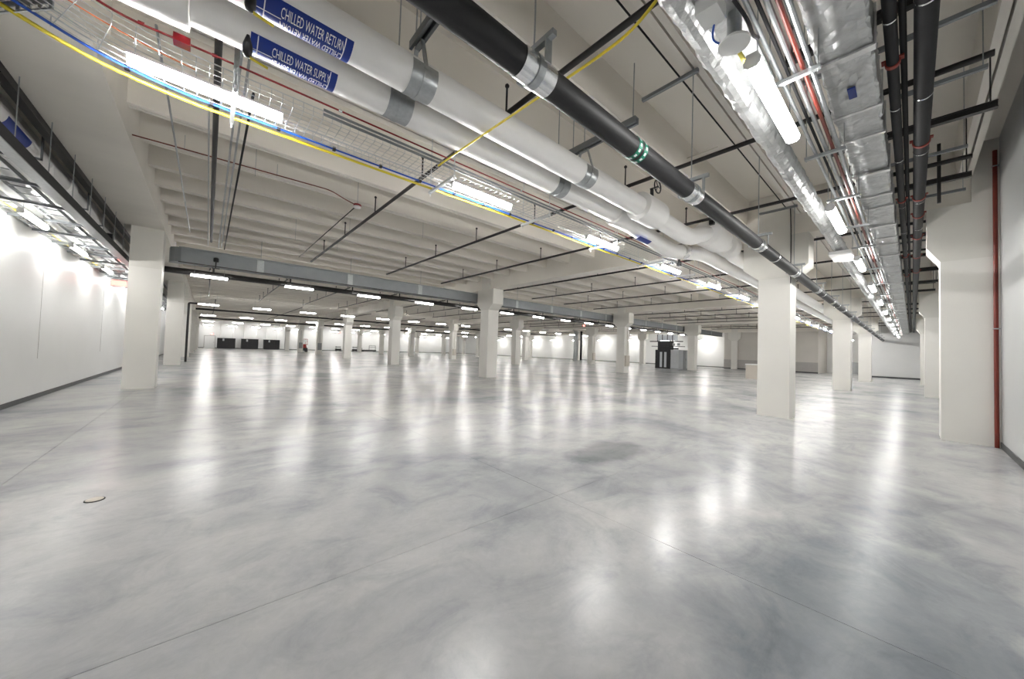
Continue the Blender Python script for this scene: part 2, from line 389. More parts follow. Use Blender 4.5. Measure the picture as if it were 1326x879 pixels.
# ------------------------------------------------------------------ black pipe overhead
PV, PZ, PR = 1.78, 3.44, 0.098
bp = thing('black_insulated_pipe', 'large black insulated pipe running overhead through the centre into the distance', 'pipe', (20, PV, PZ))
part('pipe', MB().cyl((-2.8, PV, PZ), (47.0, PV, PZ), PR, 24), 'blackpipe', bp)
hang_u = [1.67, 4.38, 7.22, 10.05, 12.9, 15.7, 18.5, 21.3, 24.3, 27.0, 29.8, 32.6, 35.4, 38.6, 41.6, 44.6]
for x in hang_u:
    sh = part('insulation_shield', MB().shell(x-0.15, x+0.15, PV, PZ, PR, -35, 215, 0.004, 20), 'shield', bp, True, 'shiny metal saddle round the black pipe')
    mb = MB().shell(x-0.03, x+0.03, PV, PZ, PR+0.006, -60, 240, 0.006, 20)
    mb.box(x-0.03, x+0.03, PV-PR-0.05, PV-PR-0.04, PZ-0.02, PZ+0.15); mb.box(x-0.03, x+0.03, PV+PR+0.04, PV+PR+0.05, PZ-0.02, PZ+0.15)
    mb.box(x-0.02, x+0.02, PV-PR-0.10, PV+PR+0.10, PZ+0.14, PZ+0.18)
    part('clevis', mb, 'galv', bp, False)
    part('hanger_rod', MB().cyl((x, PV, PZ+0.17), (x, PV, DECK), 0.0065, 6), 'galv', bp)
for x in (8.3, 13.8, 17.0): part('band', MB().shell(x-0.03, x+0.03, PV, PZ, PR, 0, 359.9, 0.003, 24), 'shield', bp)
for x0 in (2.98, 3.08):
    part('marker_band', MB().shell(x0, x0+0.055, PV, PZ, PR, 0, 359.9, 0.003, 24), 'green', bp, True, 'green marker tape with white blocks')
    for k in range(12):
        part('marker_block', MB().shell(x0+0.014, x0+0.041, PV, PZ, PR+0.003, k*30, k*30+15, 0.001, 3), 'ink', bp, False)

# ------------------------------------------------------------------ chilled water pipes
CR = 0.181
def smooth_path(pts, n=10):
    P = [Vector(p) for p in pts]; out = [P[0]]
    for a, b, c in zip(P, P[1:], P[2:]):
        r = min((b-a).length, (c-b).length)*0.45; r = min(r, 0.55)
        s = b + (a-b).normalized()*r; e = b + (c-b).normalized()*r
        for k in range(n+1):
            t = k/n; out.append(s*(1-t)**2 + b*2*t*(1-t) + e*t*t)
    out.append(P[-1]); return out
def text_on_pipe(body, u0, width, yc, zc, r, phi, hgt, flip, parent):
    cu = bpy.data.curves.new('txt', 'FONT'); cu.body = body; cu.align_x = 'CENTER'; cu.align_y = 'CENTER'; cu.size = 1.0; cu.resolution_u = 2
    o = bpy.data.objects.new('txt', cu); COL.objects.link(o)
    dg = bpy.context.evaluated_depsgraph_get(); me = bpy.data.meshes.new_from_object(o.evaluated_get(dg))
    bpy.data.objects.remove(o)
    bm = bmesh.new(); bm.from_mesh(me)
    xs = [v.co.x for v in bm.verts]; ys = [v.co.y for v in bm.verts]
    x0, x1, y0, y1 = min(xs), max(xs), min(ys), max(ys)
    for k in range(1, 6):
        bmesh.ops.bisect_plane(bm, geom=bm.verts[:]+bm.edges[:]+bm.faces[:], plane_co=(0, y0+(y1-y0)*k/6, 0), plane_no=(0, 1, 0))
    off = wpos(parent)
    for v in bm.verts:
        a = (v.co.x-(x0+x1)/2)/(x1-x0)*width; b = (v.co.y-(y0+y1)/2)/(y1-y0)*hgt
        if flip: a = -a; b = -b
        an = math.radians(phi) - b/r
        v.co = (u0+a-off[0], yc-r*math.cos(an)-off[1], zc-r*math.sin(an)-off[2])
    bm.to_mesh(me); bm.free(); me.materials.clear()
    return link('lettering', me, 'ink', parent)
def chilled(name, label, yc, ys, path, u_lab, word, knuckles, saddles):
    zc = 4.29
    t = thing(name, label, 'pipe', (10, yc, zc), 'chilled water pipes')
    part('pipe', MB().path(smooth_path(path), CR, 28), 'jacket', t)
    for (x, y, z, r, l, ax) in knuckles:
        prof = [(r*0.72, -l/2), (r*0.97, -l/2+0.03), (r, -l/2+0.08), (r, l/2-0.08), (r*0.97, l/2-0.03), (r*0.72, l/2)]
        part('valve_jacket', MB().lathe((x, y, z), prof, ax, 24), 'jacket', t)
    for x in saddles:
        part('saddle', MB().shell(x-0.14, x+0.14, yc, zc, CR, -20, 200, 0.004, 24), 'galv', t, True, 'galvanised saddle under the white pipe')
        st = MB().shell(x-0.022, x+0.022, yc, zc, CR+0.006, -8, 188, 0.005, 24)
        for s in (-1, 1):
            yy = yc + s*(CR+0.009); st.prism([(yy-0.006, zc), (yy+0.006, zc), (yc+0.07*s+0.006, zc+CR+0.20), (yc+0.07*s-0.006, zc+CR+0.20)], 'x', x-0.022, x+0.022)
        st.box(x-0.022, x+0.022, yc-0.08, yc+0.08, zc+CR+0.19, zc+CR+0.21)
        part('clevis', st, 'galv', t, False)
        part('hanger_rod', MB().cyl((x, yc, zc+CR+0.2), (x, yc, DECK), 0.008, 6), 'galv', t)
    if word:
        u0, u1 = u_lab
        lb = part('pipe_label', MB().shell(u0, u1, yc, zc, CR, 36, 118, 0.003, 20), 'label', t, True, 'blue pipe label lettered in white')
        um = (u0+u1)/2 + 0.05; wd = (u1-u0)*0.68
        for ph, fl_ in ((61, False), (96, True)):
            text_on_pipe(word, um, wd, yc, zc, CR+0.0045, ph, 0.085, fl_, lb)
        part('label_bar', MB().shell(u0+0.05, u0+0.058, yc, zc, CR+0.003, 38, 116, 0.001, 12), 'ink', lb)
        part('label_bar', MB().shell(u1-0.068, u1-0.06, yc, zc, CR+0.003, 38, 116, 0.001, 12), 'ink', lb)
        part('label_line', MB().shell(u0+0.0, u0+0.17, yc, zc, CR+0.003, 76.5, 79, 0.001, 2), 'ink', lb)
    return t
rt = chilled('chilled_water_pipe', 'white insulated chilled water return pipe, nearer the black pipe', 3.46, 0,
    [(-1.8, 3.46, 4.29), (6.3, 3.46, 4.29), (7.1, 3.46, 4.26), (8.1, 3.32, 4.10), (8.7, 3.22, 4.36), (10.1, 3.20, 4.36), (10.6, 3.20, 4.21), (46.9, 3.20, 4.21)], (0.17, 0.88), 'CHILLED WATER RETURN',
    [(6.5, 3.46, 4.30, 0.27, 0.8, 'x'), (9.2, 3.21, 4.38, 0.32, 0.85, 'x'), (10.25, 3.20, 4.36, 0.28, 0.45, 'x')], [1.57, 4.42])
sp = chilled('chilled_water_pipe', 'white insulated chilled water supply pipe above the basket tray', 3.98, 0,
    [(-1.8, 3.98, 4.29), (6.2, 3.98, 4.29), (7.0, 3.98, 4.20), (8.6, 3.95, 4.02), (9.3, 3.80, 4.12), (10.0, 3.72, 4.20), (46.9, 3.72, 4.20)], (0.17, 0.88), 'CHILLED WATER SUPPLY',
    [(6.3, 3.98, 4.27, 0.215, 0.5, 'x')], [1.55, 4.38])
part('section_cover', MB().lathe((-0.42, 3.98, 4.29), [(0.20, -0.62), (0.235, -0.60), (0.235, 0.185), (0.19, 0.19)], 'x', 28), 'jacket', sp)
part('flange_clamp', MB().lathe((9.0, 3.84, 4.10), [(0.185, -0.09), (0.20, -0.08), (0.20, 0.08), (0.185, 0.09)], 'x', 24), 'shield', sp)
part('pipe_label', MB().shell(6.95, 7.75, 3.98, 4.16, CR+0.012, 55, 95, 0.003, 10), 'label', sp, True, 'small blue label under the pipe')
for x, y, z in ((6.75, 3.40, 4.86), (9.15, 3.14, 4.84)):      # hand wheels on the return valves
    hwm = MB().torus((x, y, z), 0.13, 0.014, 'y', 20, 6)
    for k in range(3):
        a = k*2.094; hwm.cyl((x, y, z), (x+0.13*math.cos(a), y, z+0.13*math.sin(a)), 0.008, 5)
    hwm.cyl((x, y-0.02, z), (x, y+0.16, z), 0.014, 8)
    ww = part('hand_wheel', hwm, 'black', rt, True, 'black valve hand wheel')
    part('stem', MB().cyl((x, y+0.12, z+0.0), (x, y+0.12, 4.45), 0.035, 10).cyl((x, y+0.12, 4.5), (x, y+0.12, 4.62), 0.075, 12), 'black', rt)
for x in (8.75, 9.75): part('gear_box', MB().box(x-0.06, x+0.06, 3.02, 3.12, 4.52, 4.64), 'black', rt, False)
part('drain_valve', MB().cyl((8.95, 3.9, 3.78), (8.95, 3.9, 3.95), 0.03, 8).box(8.9, 9.0, 3.86, 3.94, 3.72, 3.80), 'black', sp, False)
# black isolation valves with yellow levers left of the labels
for (x, y, ow, lb) in ((0.13, 3.26, rt, 'return'), (0.15, 3.80, sp, 'supply')):
    v = thing('ball_valve', f'black ball valve with yellow lever hanging by the {lb} pipe label', 'valve', (x, y, 3.93), 'valves beside the pipe labels')
    part('body', MB().lathe((x, y, 3.92), [(0.015, 0), (0.03, 0.012), (0.036, 0.04), (0.036, 0.10), (0.028, 0.13), (0.012, 0.19)], 'z', 14), 'black', v)
    part('lever', MB().prism([(x+0.02, 3.915), (x+0.15, 3.895), (x+0.15, 3.903), (x+0.02, 3.925)], 'y', y-0.012, y+0.012), 'yellow', v, False)
# strut supports over the pipes
for k, x in enumerate((1.57, 4.42)):
    s = thing('strut_support', ('near' if k == 0 else 'second') + ' galvanised strut over the white return pipe', 'bracket', (x, 3.3, 4.70), 'pipe support struts')
    s_y0, s_y1 = (2.85, 3.62) if k == 0 else (2.55, 3.75)
    part('channel', MB().prism([(x-0.05, 4.70), (x-0.02, 4.70), (x-0.02, 4.72), (x-0.035, 4.72), (x-0.035, 4.775), (x+0.035, 4.775), (x+0.035, 4.72), (x+0.02, 4.72), (x+0.02, 4.70), (x+0.05, 4.70), (x+0.05, 4.79), (x-0.05, 4.79)], 'y', s_y0, s_y1), 'greyduct', s, False)
    for yy in (s_y0+0.06, s_y1-0.06): part('hanger_rod', MB().cyl((x, yy, 4.79), (x, yy, DECK), 0.008, 6), 'galv', s)
for k, x in enumerate((1.67, 4.38, 10.0)):
    st = single('ceiling_strut', MB().box(x-0.022, x+0.022, 1.72, 2.45, 4.93, 4.975), 'greyduct', f'{ORD[k]} grey strut from the viewer fixed under the ribs above the black pipe', 'strut', 'struts above the black pipe', smooth=False)

# ------------------------------------------------------------------ basket tray with its cables
TZ = 4.06; T0, T1 = 4.52, 5.05
tr = thing('basket_tray', 'galvanised wire basket cable tray carrying the strip lights', 'cable tray', (10, 4.8, TZ))
bend = [(-1.35, 4.32), (-0.95, 4.62)]
def tray_line(y, z, r, mb=None):
    d = y - 4.785
    pts = [(-1.9, 3.75 + d*1.05, z), (-1.35, 4.25 + d, z), (-0.85, y-0.14, z), (-0.35, y, z), (46.8, y, z)]
    return (mb or MB()).path(smooth_path(pts, 5), r, 5)
for y in [T0 + (T1-T0)*k/6 for k in range(7)]: part('long_wire', tray_line(y, TZ, 0.0035), 'wire', tr)
for y in (T0, T1):
    part('long_wire', tray_line(y, TZ+0.05, 0.0035), 'wire', tr); part('top_rail', tray_line(y, TZ+0.105, 0.006), 'wire', tr)
part('side_channel', MB().box(0.9, 46.8, T0-0.02, T0-0.012, TZ+0.045, TZ+0.075).box(0.9, 46.8, T0-0.02, T0-0.012, TZ+0.10, TZ+0.125), 'greyduct', tr, False)
def cross(x, mb, ya=0.0, sk=0.0):
    a, b = T0+ya, T1+ya
    for p, q in (((x+sk, a, TZ+0.105), (x+sk, a, TZ)), ((x+sk, a, TZ), (x-sk, b, TZ)), ((x-sk, b, TZ), (x-sk, b, TZ+0.105))): mb.cyl(p, q, 0.0035, 4)
    return mb
me = None; x = -0.3; rest = MB()
while x < 46.5:
    if x < 12:
        if me is None:
            o = part('cross_wire', cross(0, MB()), 'wire', tr, False); me = o.data; bx = o.location.copy(); o.location.x = x
        else:
            o = link('cross_wire', me, 'wire', tr, (x, 0, 0))
    else: cross(x, rest)
    x += 0.1 if x < 12 else 0.2
rw = part('cross_wires', rest, 'wire', tr, False); rw['kind'] = 'stuff'
for xx, ya, sk in ((-0.45, -0.02, 0.0), (-0.62, -0.06, 0.03), (-0.8, -0.13, 0.08), (-1.0, -0.25, 0.12), (-1.2, -0.4, 0.15), (-1.45, -0.62, 0.17)):
    part('cross_wire', cross(xx, MB(), ya, sk), 'wire', tr, False)
# perforated side tray joining at the bend
pt = thing('perforated_tray', 'perforated metal tray edge at the top left corner', 'cable tray', (-1.4, 4.6, 4.05))
a0, b0 = Vector((-1.05, 4.50)), Vector((-1.75, 5.25)); dr = (b0-a0).normalized(); nr = Vector((-dr.y, dr.x))*1.0
def quad(mb, s0, s1, o0, o1, z0, z1):
    P = [a0+dr*s0+nr*o0, a0+dr*s1+nr*o0, a0+dr*s1+nr*o1, a0+dr*s0+nr*o1]
    return mb.prism([(p.x, p.y) for p in P], 'z', z0, z1)
part('edge', quad(MB(), 0, 0.95, -0.012, 0.0, 4.04, 4.055), 'shield', pt, False)
for k in range(9): part('web', quad(MB(), k*0.105, k*0.105+0.035, -0.012, -0.004, 4.055, 4.095), 'galv', pt, False)
part('side', quad(MB(), 0, 0.95, -0.012, -0.004, 4.095, 4.14), 'galv', pt, False)
part('bottom', quad(MB(), 0, 0.95, 0.0, 0.45, 4.14, 4.146), 'galv', pt, False)
# trapezes of the tray
tu = [0.10, 2.68, 4.77, 7.08, 9.37, 11.5, 13.7, 16.0, 18.3, 20.5, 22.9, 25.2]
for k, x in enumerate(tu):
    t = thing('tray_trapeze', f'{ORD[k]} strut trapeze from the viewer under the basket tray', 'bracket', (x, 4.9, 4.0), 'trapezes of the basket tray')
    part('strut', MB().prism([(x-0.02, 4.0), (x+0.02, 4.0), (x+0.02, 4.042), (x+0.012, 4.042), (x+0.012, 4.036), (x-0.012, 4.036), (x-0.012, 4.042), (x-0.02, 4.042)], 'y', 4.50, 5.30), 'zinc', t, False)
    for yy in (4.52, 5.26):
        if k == 0 and yy < 5: part('post', MB().prism([(x-0.022, yy-0.02), (x-0.010, yy-0.02), (x-0.010, yy+0.0), (x+0.010, yy+0.0), (x+0.010, yy-0.02), (x+0.022, yy-0.02), (x+0.022, yy+0.02), (x-0.022, yy+0.02)], 'z', 3.97, DECK), 'galv', t, False)
        else: part('hanger_rod', MB().cyl((x, yy, 3.95), (x, yy, DECK), 0.0075, 6), 'zinc', t)
        part('nut', MB().cyl((x, yy, 3.985), (x, yy, 4.0), 0.014, 6), 'galv', t)
def cable(name, label, pts, r, material, parent=None, n=8):
    return single(name, MB().path(smooth_path(pts, 6), r, n), material, label, 'cable')
single('blue_cable', tray_line(5.07, TZ-0.016, 0.013), 'blue', 'blue cable tied along the outer edge of the basket tray', 'cable')
yc_ = MB().path(smooth_path([(-2.1, 3.95, 4.05), (-1.5, 4.62, 4.05), (-0.95, 5.08, 4.05), (-0.3, 5.22, 4.05)] + [(0.1+2.3*k, 5.17 + 0.03*(k % 2), 4.052) for k in range(1, 18)], 5), 0.018, 8)
single('yellow_cable', yc_, 'yellow', 'long yellow cable bundle hanging beside the basket tray', 'cable')
oc = tray_line(4.58, TZ+0.03, 0.009)
single('orange_cable', MB().path(smooth_path([(-1.9, 3.6, TZ+0.03), (-1.3, 4.15, TZ+0.03), (-0.8, 4.48, TZ+0.04), (-0.45, 4.56, TZ+0.02), (-0.2, 4.6, TZ+0.02)], 6), 0.006, 7), 'orange', 'short orange cable in the tray at the upper left bend', 'cable')
for k in range(22):
    x = -0.7 + 0.62*k
    part('cable_clip', MB().box(x-0.018, x+0.018, 5.05 - (0.09 if k == 0 else 0), 5.092 - (0.09 if k == 0 else 0), TZ-0.035, TZ+0.01), 'black', tr, False)
# yellow conduit crossing over to the right along the sprinkler pipe
single('yellow_conduit', MB().path(smooth_path([(2.39, 4.48, 4.06), (2.40, 4.04, 4.06), (2.46, 2.5, 4.06), (2.49, 1.86, 4.06), (2.50, 1.5, 4.08), (2.40, 1.1, 4.16), (2.3, 0.3, 4.2)], 6), 0.0125, 8), 'yellow', 'yellow conduit crossing above the black pipe beside a sprinkler pipe', 'conduit')
# red conduit with its fire alarm box
rc = thing('red_conduit', 'red conduit with couplings running beside the basket tray', 'conduit', (10, 4.58, 4.3))
part('pipe', MB().path(smooth_path([(-1.9, 3.7, 4.42), (-1.3, 4.3, 4.36), (-0.75, 4.62, 4.3), (-0.3, 4.60, 4.3), (46.8, 4.58, 4.3)], 6), 0.0105, 8), 'red', rc)
for x in [-0.58, -0.07] + [1.1+3.0*k for k in range(8)]:
    part('coupling', MB().cyl((x-0.02, 4.60, 4.3), (x+0.02, 4.60, 4.3), 0.017, 8), 'shield' if x > 0 else 'red', rc)
part('junction_box', MB().box(-0.37, -0.25, 4.55, 4.65, 4.26, 4.33), 'red', rc, False, 'red alarm junction box')

# ------------------------------------------------------------------ sprinkler branch pipes along y
SZ = 4.62
def sprinkler(x, y0, y1, k, label, grp, r=0.03, sprigs=True):
    t = thing('sprinkler_pipe', label, 'pipe', (x, (y0+y1)/2, SZ), grp)
    part('pipe', MB().cyl((x, y0, SZ), (x, y1, SZ), r, 10), 'sprinkler', t)
    if sprigs:
        y = y0+0.35 if y0 > 10 else 3.6
        while y < y1:
            s = part('sprig', MB().cyl((x, y, SZ), (x, y, SZ+0.37), 0.014, 6), 'sprinkler', t)
            part('sprinkler_head', MB().lathe((x, y, SZ+0.37), [(0.014, 0), (0.03, 0.01), (0.03, 0.03), (0.012, 0.05)], 'z', 8), 'sprinkler', s)
            y += 2.45
    return t
su = [-0.05, 2.9, 5.87, 8.6, 11.95, 14.9, 17.9, 21.2, 26.2, 29.2, 32.2, 35.0, 38.2, 41.2, 44.2]
for k, x in enumerate(su):
    y0 = {0: 1.4, 1: -0.6, 2: -0.55, 3: -0.6}.get(k, -0.6 if k < 8 else 0.5)
    sprinkler(x, y0, 15.35 if k else 14.9, k, f'{ORD[k]} black sprinkler pipe from the viewer crossing below the ceiling ribs', 'sprinkler pipes of the near bay', 0.034 if k < 5 else 0.03)
for k, x in enumerate(su):
    sprinkler(x, 20.7, 33.5, k, f'{ORD[k]} black sprinkler pipe from the left behind the black main', 'sprinkler pipes behind the black main', 0.03)
for k, x in enumerate(su[::2]):
    sprinkler(x+0.4, 36.0, 60.0, k, f'{ORD[k]} distant sprinkler pipe from the left in the back half of the hall', 'distant sprinkler pipes', 0.03, False)
# black main behind the grey duct, with risers
bm_ = thing('black_main_pipe', 'black sprinkler main crossing the whole hall behind the grey duct', 'pipe', (20, 20.6, 4.36))
part('pipe', MB().cyl((-1.9, 20.6, 4.36), (51.5, 20.6, 4.36), 0.125, 16), 'sprinkler', bm_)
for x in su: part('riser', MB().cyl((x+0.12, 20.6, 4.36), (x+0.12, 20.6, 4.95), 0.035, 8), 'sprinkler', bm_)
b2 = thing('black_main_pipe', 'thin black cross main in the back of the hall', 'pipe', (20, 46, 4.45))
part('pipe', MB().cyl((-1.0, 46, 4.45), (51.5, 46, 4.45), 0.09, 12), 'sprinkler', b2)
b3 = thing('black_main_pipe', 'thin black cross main near the back wall', 'pipe', (20, 62, 4.35))
part('pipe', MB().cyl((-1.0, 62, 4.35), (51.5, 62, 4.35), 0.11, 12), 'sprinkler', b3)
# grey duct along column row two
gd = thing('grey_duct', 'long flat grey metal duct passing behind the central column', 'duct', (20, 15.35, 3.88))
part('body', MB().box(-0.75, 47, 15.16, 15.6, 3.88, 4.34), 'greyduct', gd, False)
part('top_flange', MB().box(-0.8, 47, 15.12, 15.16, 4.32, 4.36), 'greyduct', gd, False)
part('bottom_flange', MB().box(-0.8, 47, 15.12, 15.16, 3.86, 3.89), 'sprinkler', gd, False)
part('end_bend', MB().prism([(-0.75, 15.16), (-0.9, 15.2), (-1.0, 15.3), (-1.04, 15.6), (-0.75, 15.6)], 'z', 3.88, 4.34), 'greyduct', gd, False)
for x in [1.3, 4.3, 7.4] + [13.5+3*k for k in range(11)]:
    part('joint_plate', MB().box(x-0.10, x+0.10, 15.145, 15.16, 3.90, 4.32), 'galv', gd, False)
    part('hanger_rod', MB().cyl((x, 15.14, 4.34), (x, 15.14, DECK), 0.008, 5), 'galv', gd)

# conduits along y over the left bay
for k, (x, z, r, y0, y1, mt, lb) in enumerate([(0.14, 4.50, 0.013, 3.9, 15.1, 'galv', 'first grey conduit right of the left sprinkler pipe'), (0.21, 4.52, 0.013, 3.9, 15.1, 'galv', 'second grey conduit right of the left sprinkler pipe'),
        (0.29, 4.48, 0.015, 5.3, 15.1, 'darkpipe', 'thin dark conduit right of the left sprinkler pipe'), (-0.55, 4.72, 0.012, 5.2, 14.5, 'galv', 'grey conduit on the ribs left of the dark sprinkler pipe'), (-0.12, 4.5, 0.010, 6, 15, 'galv', 'slim grey conduit hugging the dark sprinkler pipe')]):
    single('ceiling_conduit', MB().cyl((x, y0, z), (x, y1, z), r, 8), mt, lb, 'conduit', 'conduits over the left bay')
# red alarm line to the detector
al = thing('alarm_line', 'thin red alarm conduit ending at the white detector below the ribs', 'conduit', (0.5, 8.35, 4.75))
part('conduit', MB().path(smooth_path([(-2.0, 8.45, 4.75), (-1.0, 8.35, 4.75), (1.85, 8.22, 4.75), (2.15, 8.3, 4.68), (2.4, 8.44, 4.68)], 6), 0.011, 8), 'rust', al)
for x in (-1.35, -0.45, 0.9): part('hanger_rod', MB().cyl((x, 8.33, 4.75), (x, 8.33, 5.0 if x > -1 else 4.6), 0.004, 5), 'galv', al)
de = thing('smoke_detector', 'white smoke detector with red base on a thin rod below the ribs', 'detector', (2.48, 8.46, 4.62))
part('base', MB().lathe((2.48, 8.46, 4.66), [(0.08, 0), (0.085, 0.01), (0.085, 0.035), (0.05, 0.05)], 'z', 18), 'red', de)
part('head', MB().lathe((2.48, 8.46, 4.61), [(0.045, 0), (0.075, 0.012), (0.08, 0.03), (0.075, 0.05)], 'z', 18), 'whiteplastic', de)
part('rod', MB().cyl((2.48, 8.46, 4.71), (2.48, 8.46, DECK), 0.005, 6), 'galv', de)
single('detector_conduit', MB().cyl((2.46, 8.55, 4.66), (2.44, 15.1, 4.66), 0.012, 7), 'darkpipe', 'thin dark conduit running from the detector to the grey duct', 'conduit')
# hanging rods below the ribs on the left
for k, (x, y) in enumerate([(0.55, 8.3), (2.9, 10.5), (1.9, 12.5), (3.2, 12.9), (4.6, 9.4)]):
    single('hanging_rod', MB().cyl((x, y, 4.62), (x, y, DECK), 0.004, 5), 'galv', f'{ORD[k]} thin threaded rod hanging below the left ribs', 'rod', 'rods below the left ribs')

# ------------------------------------------------------------------ right corridor services
D0, D1, DZ0, DZ1 = 0.205, 0.545, 4.0, 4.3
du = thing('foil_duct', 'wide foil wrapped rectangular duct running down the right corridor', 'duct', (20, 0.37, DZ0))
def wob(x, s): return 0.012*math.sin(x*2.3+s) + 0.009*math.sin(x*6.1+s*2) + 0.006*math.sin(x*13.7+s*3)
base_ring = [(D0+0.02, DZ0)] + [(D0+0.02+(D1-D0-0.04)*q/6, DZ0) for q in range(1, 6)] + [(D1-0.02, DZ0), (D1, DZ0+0.02), (D1, (DZ0+DZ1)/2), (D1, DZ1-0.02), (D1-0.02, DZ1), ((D0+D1)/2, DZ1), (D0+0.02, DZ1), (D0, DZ1-0.02), (D0, DZ0+0.2), (D0, DZ0+0.11), (D0, DZ0+0.02)]
def foil_body(x0, x1, step, jit):
    mb = MB(); n = len(base_ring); x = x0; first = True
    while x <= x1 + 1e-6:
        o = len(mb.v); sag = 0.010*math.sin(x*2.3) + 0.006*math.sin(x*6.1)
        for (a, b) in base_ring:
            mb.v.append((x + random.uniform(-0.3, 0.3)*step, a + random.gauss(0, jit), b + random.gauss(0, jit) + (sag if b < DZ0+0.05 else 0)))
        if not first:
            for k in range(n):
                k2 = (k+1) % n
                if random.random() < 0.5: mb.f += [(o-n+k, o-n+k2, o+k2), (o-n+k, o+k2, o+k)]
                else: mb.f += [(o-n+k, o-n+k2, o+k), (o-n+k2, o+k2, o+k)]
        first = False; x += step
    return mb
part('body', foil_body(-1.0, 14.0, 0.045, 0.0042), 'foil', du, False)
part('body', foil_body(13.98, 46.9, 0.16, 0.006), 'foil', du, False)
x = 1.2; k = 0
while x < 46:
    e = 0.014
    mb = MB(); w_ = 0.02 if k % 3 else 0.035
    mb.box(x-w_, x+w_, D0-e, D1+e, DZ0-e-0.016, DZ0-e+0.002); mb.box(x-w_, x+w_, D0-e-0.004, D0-e+0.006, DZ0-e, DZ1+e); mb.box(x-w_, x+w_, D1+e-0.006, D1+e+0.004, DZ0-e, DZ1+e); mb.box(x-w_, x+w_, D0-e, D1+e, DZ1, DZ1+e)
    part('tape_band', mb, 'tape', du, False)
    x += (0.95, 0.62, 1.15)[k % 3]*(1 if x < 12 else 1.6); k += 1
part('sticker', MB().box(4.40, 4.58, 0.345, 0.40, DZ0-0.024, DZ0-0.012), 'label', du, False, 'small blue sticker')
part('sticker', MB().box(8.2, 8.3, 0.34, 0.40, DZ0-0.024, DZ0-0.012), 'greycab', du, False, 'small grey sticker')
# slim foil duct above the lights
fd = thing('foil_flex_duct', 'slim foil wrapped round duct beside the corridor lights', 'duct', (20, 1.0, 3.8))
fm = MB(); nn_ = 14; xx = 2.0; first = True
while xx < 46.6:
    st_ = 0.05 if xx < 14 else 0.2
    o = len(fm.v)
    for k in range(nn_):
        a = 2*math.pi*k/nn_; rr_ = 0.105 + random.gauss(0, 0.0042) + 0.004*math.sin(xx*9.1)
        fm.v.append((xx + random.uniform(-0.3, 0.3)*st_, 1.02 + rr_*math.cos(a), 3.86 + rr_*math.sin(a)))
    if not first:
        for k in range(nn_):
            k2 = (k+1) % nn_
            fm.f += [(o-nn_+k, o-nn_+k2, o+k2), (o-nn_+k, o+k2, o+k)]
    first = False; xx += st_
part('body', fm, 'foil', fd, False)
bd = MB()
for i in range(24):
    x = 1.6 + 1.9*i/23; j = 0.012*math.sin(i*2.7) + 0.008*math.sin(i*5.1)
    o = len(bd.v); bd.v += [(x, 1.02+j, 3.80), (x, 0.76, 3.80), (x, 0.76, 3.83), (x, 1.02+j, 3.83)]
    if i: bd.f += [(o-4+k_, o-4+(k_+1) % 4, o+(k_+1) % 4, o+k_) for k_ in range(4)]
bd.f += [(0, 1, 2, 3), tuple(len(bd.v)-4+k_ for k_ in range(4))]
part('foil_flap', bd, 'foil', fd, False)
part('elbow', MB().box(9.75, 10.6, 0.82, 1.16, 3.66, 3.72), 'whiteplastic', fd, False, 'flat white grille plate')
sn = thing('ceiling_sensor', 'white disc sensor with a white box and loose wires beside the first corridor light', 'sensor', (2.6, 0.82, 3.6))
part('disc', MB().lathe((2.62, 0.80, 3.58), [(0.03, -0.015), (0.06, -0.008), (0.095, 0.0), (0.095, 0.015), (0.06, 0.045)], 'z', 24), 'whiteplastic', sn)
part('box', MB().box(2.30, 2.46, 0.80, 0.93, 3.66, 3.76), 'whiteplastic', sn, False)
part('stem', MB().cyl((2.62, 0.80, 3.62), (2.62, 0.80, 3.80), 0.045, 12), 'galv', sn)
part('wire', MB().path(smooth_path([(2.44, 0.86, 3.68), (2.50, 0.90, 3.60), (2.60, 0.86, 3.61), (2.68, 0.76, 3.66)], 6), 0.007, 6), 'blue', sn)
part('wire', MB().path(smooth_path([(2.40, 0.74, 3.70), (2.55, 0.70, 3.64), (2.72, 0.72, 3.66), (2.85, 0.72, 3.72)], 6), 0.012, 6), 'black', sn)
part('lever', MB().box(2.68, 2.86, 0.79, 0.815, 3.60, 3.61), 'yellow', sn, False)
# conduits beside the lights
for k, (y, z, r, mt, lb) in enumerate([(0.705, 3.74, 0.016, 'galv', 'steel conduit nearest the corridor lights'), (0.66, 3.76, 0.012, 'darkpipe', 'thin dark conduit between steel conduits right of the corridor lights'), (0.615, 3.75, 0.018, 'galv', 'middle steel conduit right of the corridor lights'),
        (0.565, 3.75, 0.016, 'rust', 'dull red conduit right of the corridor lights'), (0.52, 3.75, 0.017, 'galv', 'outer steel conduit right of the corridor lights'), (0.70, 4.5, 0.022, 'galv', 'steel conduit high beside the wide foil duct')]):
    single('corridor_conduit', MB().cyl((0.4, y, z), (46.9, y, z), r, 8), mt, lb, 'conduit', 'conduits of the right corridor')
for k in range(14):
    x = 1.9 + 1.55*k + (0.0 if k < 5 else 0.9*(k-5))
    t = thing('conduit_trapeze', f'{ORD[k]} small strut trapeze from the viewer under the corridor conduits', 'bracket', (x, 0.6, 3.70), 'trapezes of the corridor conduits')
    part('strut', MB().box(x-0.02, x+0.02, 0.46, 0.80, 3.69, 3.72), 'galv', t, False)
    for yy in (0.475, 0.785): part('hanger_rod', MB().cyl((x, yy, 3.67), (x, yy, DECK), 0.0045, 5), 'galv', t)
